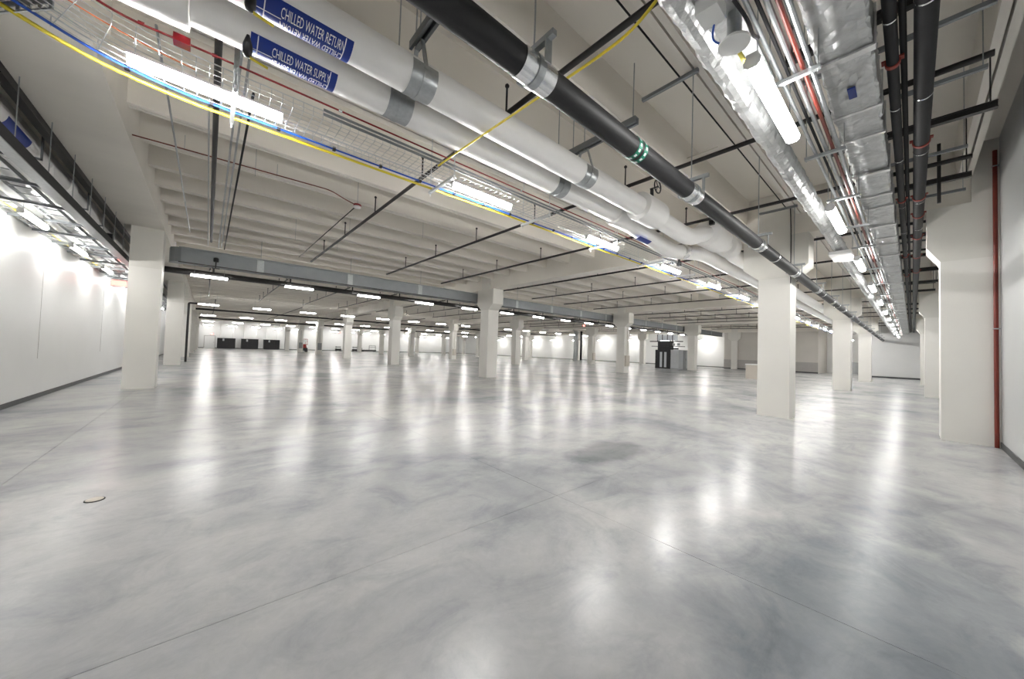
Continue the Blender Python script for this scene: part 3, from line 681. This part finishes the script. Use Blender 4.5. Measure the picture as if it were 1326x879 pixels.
# dark pipes
for k, (y, z, r, lb) in enumerate([(0.115, 4.15, 0.040, 'slim dark pipe next to the wide foil duct'), (0.05, 4.22, 0.022, 'thinnest dark pipe between the two larger ones'), (-0.075, 4.2, 0.067, 'thick dark grey pipe at the right of the corridor')]):
    t = thing('dark_pipe', lb, 'pipe', (20, y, z), 'dark pipes of the right corridor')
    part('pipe', MB().cyl((-1.0, y, z), (46.9, y, z), r, 18), 'darkpipe', t)
    if r > 0.03:
        for x in (3.6, 5.05, 6.5, 8.6, 10.4, 13.2):
            part('strap', MB().shell(x+0.33-0.008, x+0.33+0.008, y, z, r, -10, 190, 0.003, 16), 'shield', t)
        for x in ((4.55, 8.6, 13.2, 16.2) if r < 0.05 else (6.56, 8.75, 9.8, 11.5, 13.6, 15.8)):
            mb = MB().shell(x-0.02, x+0.02, y, z, r, -25, 205, 0.010, 16); mb.box(x-0.03, x+0.03, y-r-0.03, y-r+0.01, z+0.02, z+0.035); mb.box(x-0.03, x+0.03, y+r-0.01, y+r+0.03, z+0.02, z+0.035)
            part('clamp', mb, 'redclamp', t, False, 'rust red pipe clamp')
bars = [(1.9, 0.82, -0.85), (4.17, 0.82, -0.40), (6.52, 0.80, -0.63), (8.68, 0.80, -0.60), (12.1, 0.8, -0.6), (14.4, 0.8, -0.6), (16.8, 0.8, -0.6), (19.2, 0.8, -0.6), (21.5, 0.8, -0.6), (26.2, .8, -.6), (28.6, .8, -.6), (31, .8, -.6)]
for k, (x, y1, y0) in enumerate(bars):
    t = thing('black_support_bar', f'{ORD[k]} black steel bar from the viewer across the corridor above the dark pipes', 'bracket', (x, 0, 4.33), 'support bars of the corridor pipes')
    part('bar', MB().prism([(x-0.035, 4.33), (x+0.035, 4.33), (x+0.035, 4.34), (x+0.006, 4.34), (x+0.006, 4.40), (x+0.035, 4.40), (x+0.035, 4.41), (x-0.035, 4.41), (x-0.035, 4.40), (x-0.006, 4.40), (x-0.006, 4.34), (x-0.035, 4.34)], 'y', y0, y1), 'sprinkler', t, False)
    for yy in (y1-0.05, y0+0.05): part('hanger_rod', MB().cyl((x, yy, 4.40), (x, yy, DECK), 0.007, 6), 'sprinkler', t)
for k, (x, y1, y0) in enumerate([(3.1, 0.8, -0.46), (4.74, 0.8, -0.46), (5.75, 0.1, -0.5), (7.7, 0.8, -0.5), (9.6, 0.2, -0.6), (13.0, .8, -.5)]):
    t = thing('grey_strut', f'{ORD[k]} grey strut from the viewer across the corridor behind the dark pipes', 'strut', (x, y0, 4.42), 'grey struts of the corridor')
    part('channel', MB().box(x-0.02, x+0.02, y0, y1, 4.42, 4.46), 'greyduct', t, False)
    for yy in (y0+0.03, y1-0.03): part('hanger_rod', MB().cyl((x, yy, 4.46), (x, yy, DECK), 0.005, 5), 'galv', t)
single('strut_post', MB().box(8.62, 8.66, -0.30, -0.26, 4.0, 4.95), 'sprinkler', 'short black upright below the corridor ceiling beside the thick pipe', 'bracket', smooth=False)
rp = thing('red_riser_pipe', 'thin red brown pipe rising up the right wall beside the pier', 'pipe', (10.60, -0.98, 0))
part('pipe', MB().cyl((10.60, -0.985, 0), (10.60, -0.985, 5.35), 0.028, 12), 'rust', rp)
for z in (2.1, 5.05): part('clip', MB().box(10.565, 10.635, -1.03, -0.95, z, z+0.02), 'galv', rp, False)
# two thin conduits up the ceiling left of the corridor
single('ceiling_conduit', MB().cyl((1.5, 2.05, 5.18), (10.6, 2.05, 5.18), 0.011, 7), 'darkpipe', 'thin dark conduit along the ceiling between the black pipe and the corridor lights', 'conduit')
for k, x in enumerate((6.9, 9.3)):
    single('orange_stub_pipe', MB().cyl((x, 2.9-0.9*k-0.55, 5.3), (x, 2.9-0.9*k, 5.3), 0.012, 7), 'beigebox', ('first' if k == 0 else 'second') + ' short tan pipe stub across the ceiling near the tall column', 'pipe', 'pipe stubs on the ceiling')
# conduit drops on the near column
single('column_conduit', MB().path(smooth_path([(10.645, 1.95, 3.3), (10.645, 1.95, 4.6), (10.63, 1.97, 5.3)], 4), 0.010, 7), 'darkpipe', 'thin dark conduit on the right edge of the tall near column', 'conduit')

# ------------------------------------------------------------------ left aisle services
la = thing('overhead_panel_run', 'run of glossy white panels above the left aisle lights', 'ceiling panel', (-2.36, 20, 3.78))
y = 3.0
while y < 40:
    part('panel', MB().box(-2.86, -1.92, y+0.012, y+1.188, 3.74, 3.78), 'gloss', la, False); y += 1.2
part('edge_rail', MB().box(-1.92, -1.84, 3.0, 40, 3.60, 3.80), 'darkpipe', la, False)
part('lip', MB().box(-1.93, -1.80, 3.0, 40, 3.585, 3.60), 'galv', la, False)
for yy in [3.6+1.2*k for k in range(28)]:
    part('cross_strut', MB().box(-2.84, -1.86, yy-0.018, yy+0.018, 3.60, 3.64), 'greyduct', la, False)
    if yy < 26: part('hanger_rod', MB().cyl((-1.88, yy, 3.62), (-1.88, yy, 4.6), 0.006, 5), 'galv', la)
for k, x in enumerate((-2.70, -2.22)):
    lt = thing('cable_ladder', ('outer' if k else 'inner') + ' cable ladder over the left aisle, ' + ('beside the rail' if k else 'next to the wall'), 'cable tray', (x, 20, 3.64), 'cable ladders over the left aisle')
    for s in (-0.13, 0.13): part('side_rail', MB().box(x+s-0.008, x+s+0.008, 3, 40, 3.64, 3.70), 'galv', lt, False)
    me = None
    for i in range(90):
        yy = 3.2 + 0.4*i
        if me is None: o = part('rung', MB().box(x-0.125, x+0.125, yy-0.01, yy+0.01, 3.645, 3.66), 'galv', lt, False); me = o.data
        else: link('rung', me, 'galv', lt, (0, 0.4*i, 0))
single('green_cable', MB().path(smooth_path([(-2.74, 9+0.9*k, 3.675 + 0.004*(k % 2)) if k % 2 else (-2.70, 9+0.9*k, 3.675) for k in range(12)], 4), 0.012, 6), 'yellow', 'pale yellow cable lying in the left aisle ladder', 'cable')
lp = thing('left_insulated_pipe', 'white insulated pipe with a blue label above the left aisle panels', 'pipe', (-2.3, 9, 4.42))
part('pipe', MB().path(smooth_path([(-2.42, 5.5, 4.5), (-2.42, 13.3, 4.5), (-2.42, 14.0, 4.35), (-2.42, 22, 4.35)], 8), 0.19, 22), 'jacket', lp)
part('pipe_label', MB().add(*(lambda q: (q.v, q.f))((lambda mm: (setattr(mm, 'v', [(-2.42 - (p[1]), 8.3 + p[0], p[2]) for p in mm.v]), mm)[1])(MB().shell(0, 0.85, 0, 4.5, 0.19, 5, 70, 0.004, 14)))), 'label', lp, True, 'blue label on the white pipe')
part('elbow_cap', MB().lathe((-2.42, 11.4, 4.5), [(0.15, -0.18), (0.23, -0.15), (0.24, 0.0), (0.23, 0.15), (0.15, 0.18)], 'y', 22), 'jacket', lp)
part('branch', MB().cyl((-2.35, 10.2, 4.05), (-2.35, 10.2, 4.5), 0.13, 18), 'jacket', lp)
part('branch', MB().cyl((-2.1, 14.6, 4.2), (-2.5, 14.6, 4.2), 0.10, 14), 'black', lp)
for yy in (7.2, 9.3, 12.2, 13.7): part('clevis', MB().box(-2.66, -2.15, yy-0.02, yy+0.02, 4.27, 4.30).box(-2.17, -2.15, yy-0.02, yy+0.02, 4.27, 4.8), 'greyduct', lp, False)
single('black_steel_beam', MB().box(-2.06, -1.955, 3.0, 40, 4.50, 4.62), 'sprinkler', 'black steel beam beside the left girder', 'beam', smooth=False)
ex = thing('exit_sign', 'glowing red exit sign hanging at the end of the left aisle lights', 'exit sign', (-2.42, 18.2, 3.2), 'exit signs')
part('housing', MB().box(-2.62, -2.20, 18.2, 18.26, 3.20, 3.44), 'whiteplastic', ex, False)
part('face', MB().box(-2.59, -2.23, 18.19, 18.2, 3.23, 3.41), 'exit', ex, False)
part('hanger_rod', MB().cyl((-2.41, 18.23, 3.44), (-2.41, 18.23, 3.745), 0.012, 6), 'galv', ex)
for k, (x, y, z, lb) in enumerate([(34.0, 26.0, 4.52, 'small glowing red exit sign hanging by a column right of the hall centre'), (19.5, 74.0, 3.6, 'tiny red exit sign near the back wall over the carts'), (0.6, 82.0, 2.4, 'tiny red sign over the door in the back wall')]):
    e = thing('exit_sign', lb, 'exit sign', (x, y, z), 'exit signs')
    part('housing', MB().box(x-0.2, x+0.2, y-0.05, y+0.0, z, z+0.25), 'whiteplastic', e, False)
    part('face', MB().box(x-0.17, x+0.17, y-0.06, y-0.05, z+0.03, z+0.22), 'exit', e, False)
    if k < 2: part('hanger_rod', MB().cyl((x, y-0.025, z+0.25), (x, y-0.025, DECK), 0.012, 6), 'galv', e)
# black valve hardware on the duct near the left column
hv = thing('duct_damper', 'small black damper actuator on the grey duct end beside the left column', 'damper', (0.1, 15.0, 4.0))
part('motor', MB().lathe((0.1, 15.115, 4.02), [(0.06, 0), (0.07, 0.02), (0.07, 0.12), (0.05, 0.14)], 'z', 12), 'black', hv)
part('rod', MB().cyl((0.1, 15.115, 3.80), (0.1, 15.115, 4.02), 0.018, 6), 'black', hv)
part('plate', MB().box(0.0, 0.2, 15.0, 15.1, 3.79, 3.81), 'black', hv, False)
part('bracket', MB().box(0.03, 0.17, 15.10, 15.22, 4.04, 4.12), 'black', hv, False)
dp = thing('dark_drain_pipe', 'dark vertical pipe beside the second left column', 'pipe', (-1.0, 30.5, 0))
part('pipe', MB().cyl((-1.0, 30.5, 0.0), (-1.0, 30.5, 3.7), 0.06, 12), 'sprinkler', dp)
part('elbow', MB().path(smooth_path([(-1.0, 30.5, 3.6), (-1.0, 30.5, 3.78), (-0.6, 30.5, 3.78)], 5), 0.06, 10), 'sprinkler', dp)

# ------------------------------------------------------------------ things in the distance
for k, x in enumerate((1.3, 4.65, 8.0)):
    c = thing('cooling_unit', ['left', 'middle', 'right'][k] + ' one of three low black cabinets at the back wall', 'cabinet', (x+1.25, 80.5, 0), 'black cabinets at the back wall')
    part('body', MB().box(x, x+2.5, 80.0, 81.2, 0.08, 1.85), 'cabinet', c, False)
    part('plinth', MB().box(x+0.05, x+2.45, 80.05, 81.15, 0, 0.08), 'black', c, False)
    for q in range(3): part('door', MB().box(x+0.03+q*0.82, x+0.83+q*0.82, 79.97, 80.0, 0.12, 1.8), 'cabinet', c, False)
    part('badge', MB().box(x+0.7, x+0.95, 79.95, 79.97, 1.35, 1.75), 'silvercab', c, False)
    part('riser_pipe', MB().cyl((x+0.4, 80.9, 1.85), (x+0.4, 80.9, 4.4), 0.07, 8), 'jacket', c)
    part('riser_pipe', MB().cyl((x+2.2, 80.9, 1.85), (x+2.2, 80.9, 4.4), 0.07, 8), 'jacket', c)
d1 = struct('door_1', MB().box(-0.4, 1.0, WB-0.05, WB, 0, 2.15), 'wall', 'white door in the back wall left of the black cabinets')
part('handle', MB().box(0.8, 0.92, WB-0.1, WB-0.05, 1.0, 1.06), 'galv', d1, False)
part('frame', MB().box(-0.48, -0.4, WB-0.06, WB, 0, 2.22).box(1.0, 1.08, WB-0.06, WB, 0, 2.22).box(-0.48, 1.08, WB-0.06, WB, 2.15, 2.24), 'wainscot', d1, False)
# scissor lift
x, y = 11.9, 66.0
sl = thing('scissor_lift', 'red and black mobile lift parked near the back wall', 'lift', (x, y, 0))
part('chassis', MB().box(x-0.5, x+0.5, y-0.9, y+0.9, 0.2, 0.65), 'black', sl, False)
for sx in (-0.45, 0.45):
    for sy in (-0.65, 0.65): part('wheel', MB().cyl((x+sx-0.09, y+sy, 0.25), (x+sx+0.09, y+sy, 0.25), 0.25, 14), 'black', sl)
part('scissor_stack', MB().prism([(x-0.4, 0.65), (x+0.4, 0.65), (x+0.3, 1.15), (x-0.3, 1.15)], 'y', y-0.8, y+0.8), 'machine', sl, False)
part('platform', MB().box(x-0.5, x+0.5, y-0.95, y+0.95, 1.15, 1.25), 'machine', sl, False)
gr = MB()
for sx in (-0.47, 0.47):
    for sy in (-0.9, 0, 0.9): gr.cyl((x+sx, y+sy, 1.25), (x+sx, y+sy, 2.1), 0.025, 6)
for z in (1.7, 2.1):
    for sx in (-0.47, 0.47): gr.cyl((x+sx, y-0.9, z), (x+sx, y+0.9, z), 0.025, 6)
    for sy in (-0.9, 0.9): gr.cyl((x-0.47, y+sy, z), (x+0.47, y+sy, z), 0.025, 6)
part('guard_rail', gr, 'machine', sl)
part('control_box', MB().box(x-0.1, x+0.3, y-0.98, y-0.88, 1.65, 2.0), 'whiteplastic', sl, False)
# carts
for k, (x, lb) in enumerate([(20.3, 'small dark trolley between the second and third far columns'), (23.6, 'dark tool cart left of the low rack at the back wall')]):
    c = thing('tool_cart', lb, 'cart', (x, 77.5, 0), 'carts at the back wall')
    part('tray', MB().box(x-0.5, x+0.5, 77.2, 77.9, 0.2, 0.5), 'black', c, False); part('tray', MB().box(x-0.45, x+0.3, 77.25, 77.85, 0.75, 0.95), 'greycab', c, False)
    for sx in (-0.42, 0.42):
        for sy in (77.28, 77.82): part('wheel', MB().cyl((x+sx, sy-0.03, 0.1), (x+sx, sy+0.03, 0.1), 0.1, 10), 'black', c)
        part('post', MB().box(x+sx-0.02, x+sx+0.02, 77.5, 77.54, 0.5, 1.05), 'black', c, False)
rk = thing('low_rack', 'low dark pipe rack trolley at the back wall', 'rack', (26.5, 77.8, 0))
part('deck', MB().box(25.0, 28.0, 77.4, 78.2, 0.15, 0.4), 'black', rk, False)
for x in (25.1, 26.6, 27.95):
    part('post', MB().box(x-0.03, x+0.03, 77.75, 77.81, 0.4, 1.35 if x > 26 else 0.8), 'black', rk, False)
for x in (25.3, 27.7):
    for yy in (77.45, 78.1): part('wheel', MB().cyl((x, yy, 0.08), (x, yy+0.05, 0.08), 0.08, 10), 'black', rk)
part('rail', MB().box(26.6, 27.95, 77.75, 77.81, 1.0, 1.06).box(26.6, 27.95, 77.75, 77.81, 1.3, 1.36), 'black', rk, False)
bn = thing('waste_bin', 'small black bin beside the low rack at the back wall', 'bin', (24.6, 77.6, 0))
part('body', MB().lathe((24.6, 77.6, 0), [(0.24, 0), (0.32, 0.75), (0.33, 0.8)], 'z', 14), 'black', bn)
# server cabinets under a containment frame
X0 = 36.5
sv = thing('black_server_cabinet', 'black server cabinet with two pale strips under the frame', 'cabinet', (X0+0.5, 17.4, 0))
part('body', MB().box(X0, X0+1.1, 16.65, 18.25, 0, 1.98), 'cabinet', sv, False)
for yy in (17.15, 17.62): part('door_strip', MB().box(X0-0.02, X0, yy-0.12, yy+0.12, 0.15, 1.75), 'silvercab', sv, False)
gc = thing('silver_server_cabinet', 'pale silver cabinet next to the black server cabinet', 'cabinet', (X0+0.5, 16.2, 0))
part('body', MB().box(X0+0.05, X0+1.1, 15.78, 16.62, 0, 2.0), 'silvercab', gc, False)
part('plinth', MB().box(X0+0.03, X0+1.1, 15.8, 16.6, 0, 0.06), 'greycab', gc, False)
for k in range(3):
    x = X0 + 1.15 + 0.72*k
    s = thing('grey_server_rack', f'{ORD[k]} grey rack from the silver cabinet in the short row', 'cabinet', (x+0.33, 16.2, 0), 'grey racks in the short row')
    part('body', MB().box(x, x+0.66, 15.8, 16.6, 0, 2.0), 'greycab', s, False)
    part('door', MB().box(x+0.03, x+0.63, 15.77, 15.8, 0.08, 1.94), 'silvercab' if k == 1 else 'greycab', s, False)
    part('handle', MB().box(x+0.56, x+0.6, 15.75, 15.77, 0.9, 1.15), 'black', s, False)
cf_ = thing('containment_frame', 'black overhead containment frame with pale panels above the cabinets', 'frame', (X0+1.0, 17.0, 2.0))
part('hood', MB().box(X0+0.1, X0+1.0, 16.75, 18.05, 1.98, 2.85), 'cabinet', cf_, False)
part('beam', MB().box(X0+0.0, X0+0.12, 15.4, 18.9, 2.82, 2.92), 'black', cf_, False)
part('beam', MB().box(X0+0.0, X0+0.12, 15.2, 18.7, 2.32, 2.38), 'black', cf_, False)
part('beam', MB().box(X0+0.0, X0+0.12, 15.85, 16.75, 2.05, 2.2), 'black', cf_, False)
for k in range(4):
    y = 18.05 - 0.54*k
    part('panel', MB().box(X0+0.02, X0+0.06, y-0.48, y, 2.95, 3.55), 'clearpanel', cf_, False)
    part('post', MB().box(X0-0.02, X0+0.1, y-0.02, y+0.03, 2.9, 3.6), 'black', cf_, False)
for yy in (15.9, 16.4): part('junction_box', MB().box(X0+0.0, X0+0.2, yy-0.15, yy+0.05, 2.45, 2.7), 'greycab', cf_, False)
for yy in (15.95, 18.0): part('hanger_rod', MB().cyl((X0+0.05, yy, 2.9), (X0+0.05, yy, 5.0), 0.012, 6), 'black', cf_)
# boxes on columns
def column_box(i, j, face, z0, z1, w_, lb, mt='beigebox'):
    x, y = GU[i], GV[j]
    b = thing('electrical_box', lb, 'electrical box', (x, y-HW, z0), 'boxes fixed to columns')
    part('body', MB().box(x-w_/2, x+w_/2, y-HW-0.12, y-HW, z0, z1), mt, b, False)
    part('door', MB().box(x-w_/2+0.02, x+w_/2-0.02, y-HW-0.135, y-HW-0.12, z0+0.03, z1-0.03), mt, b, False)
    part('conduit', MB().cyl((x, y-HW-0.05, z1), (x, y-HW-0.05, 3.4), 0.02, 6), mt, b)
column_box(2, 1, 'y', 0.5, 1.3, 0.5, 'beige electrical box on the column left of the black server cabinet')
column_box(3, 2, 'y', 0.5, 1.4, 0.5, 'beige electrical box on the column under the red exit sign')
column_box(2, 3, 'y', 0.5, 1.3, 0.45, 'beige electrical box on a far column left of the central column')
column_box(1, 4, 'y', 0.6, 1.5, 0.45, 'small electrical box on a distant column near the red lift', 'greycab')
column_box(1, 5, 'y', 0.6, 1.5, 0.45, 'small electrical box on the most distant column of the near row', 'greycab')
for k, (x, y, r, mt) in enumerate([(45.9, 36.6, 0.36, 'greycab'), (46.7, 36.1, 0.18, 'darkpipe')]):
    p_ = thing('dark_riser', ('thick' if k == 0 else 'slim') + ' dark grey riser standing between distant columns', 'pipe', (x, y, 0), 'dark risers')
    part('pipe', MB().cyl((x, y, 0), (x, y, 4.9), r, 16), mt, p_)
    part('collar', MB().cyl((x, y, 0), (x, y, 0.12), r*1.25, 16), 'greycab', p_)
bb = thing('beige_bin', 'pale beige box standing left of the tall near column', 'box', (28.6, 7.3, 0))
part('body', MB().prism([(28.2, 6.8), (29.0, 6.8), (29.0, 7.6), (28.2, 7.6)], 'z', 0, 0.95), 'beigebox', bb, False)
part('lid', MB().box(28.17, 29.03, 6.77, 7.63, 0.95, 1.02), 'whiteplastic', bb, False)
gp = thing('grey_panel_board', 'grey electrical panel seen between the two corridor columns', 'panel', (41.0, 3.05, 0))
part('body', MB().box(41.0, 41.25, 2.85, 3.45, 0.36, 1.35), 'greycab', gp, False)
part('stand', MB().box(41.05, 41.2, 2.9, 2.96, 0, 0.4).box(41.05, 41.2, 3.34, 3.4, 0, 0.4), 'black', gp, False)
fd_ = thing('floor_box_cover', 'small round pale cover set in the floor at the lower left', 'floor cover', (-0.69, 4.76, 0))
part('ring', MB().lathe((-0.69, 4.76, 0.0), [(0.064, 0.0), (0.064, 0.004), (0.056, 0.006)], 'z', 28), 'darkpipe', fd_)
part('cover', MB().lathe((-0.69, 4.76, 0.006), [(0.056, 0.0), (0.054, 0.002), (0.03, 0.003)], 'z', 28), 'beigebox', fd_)
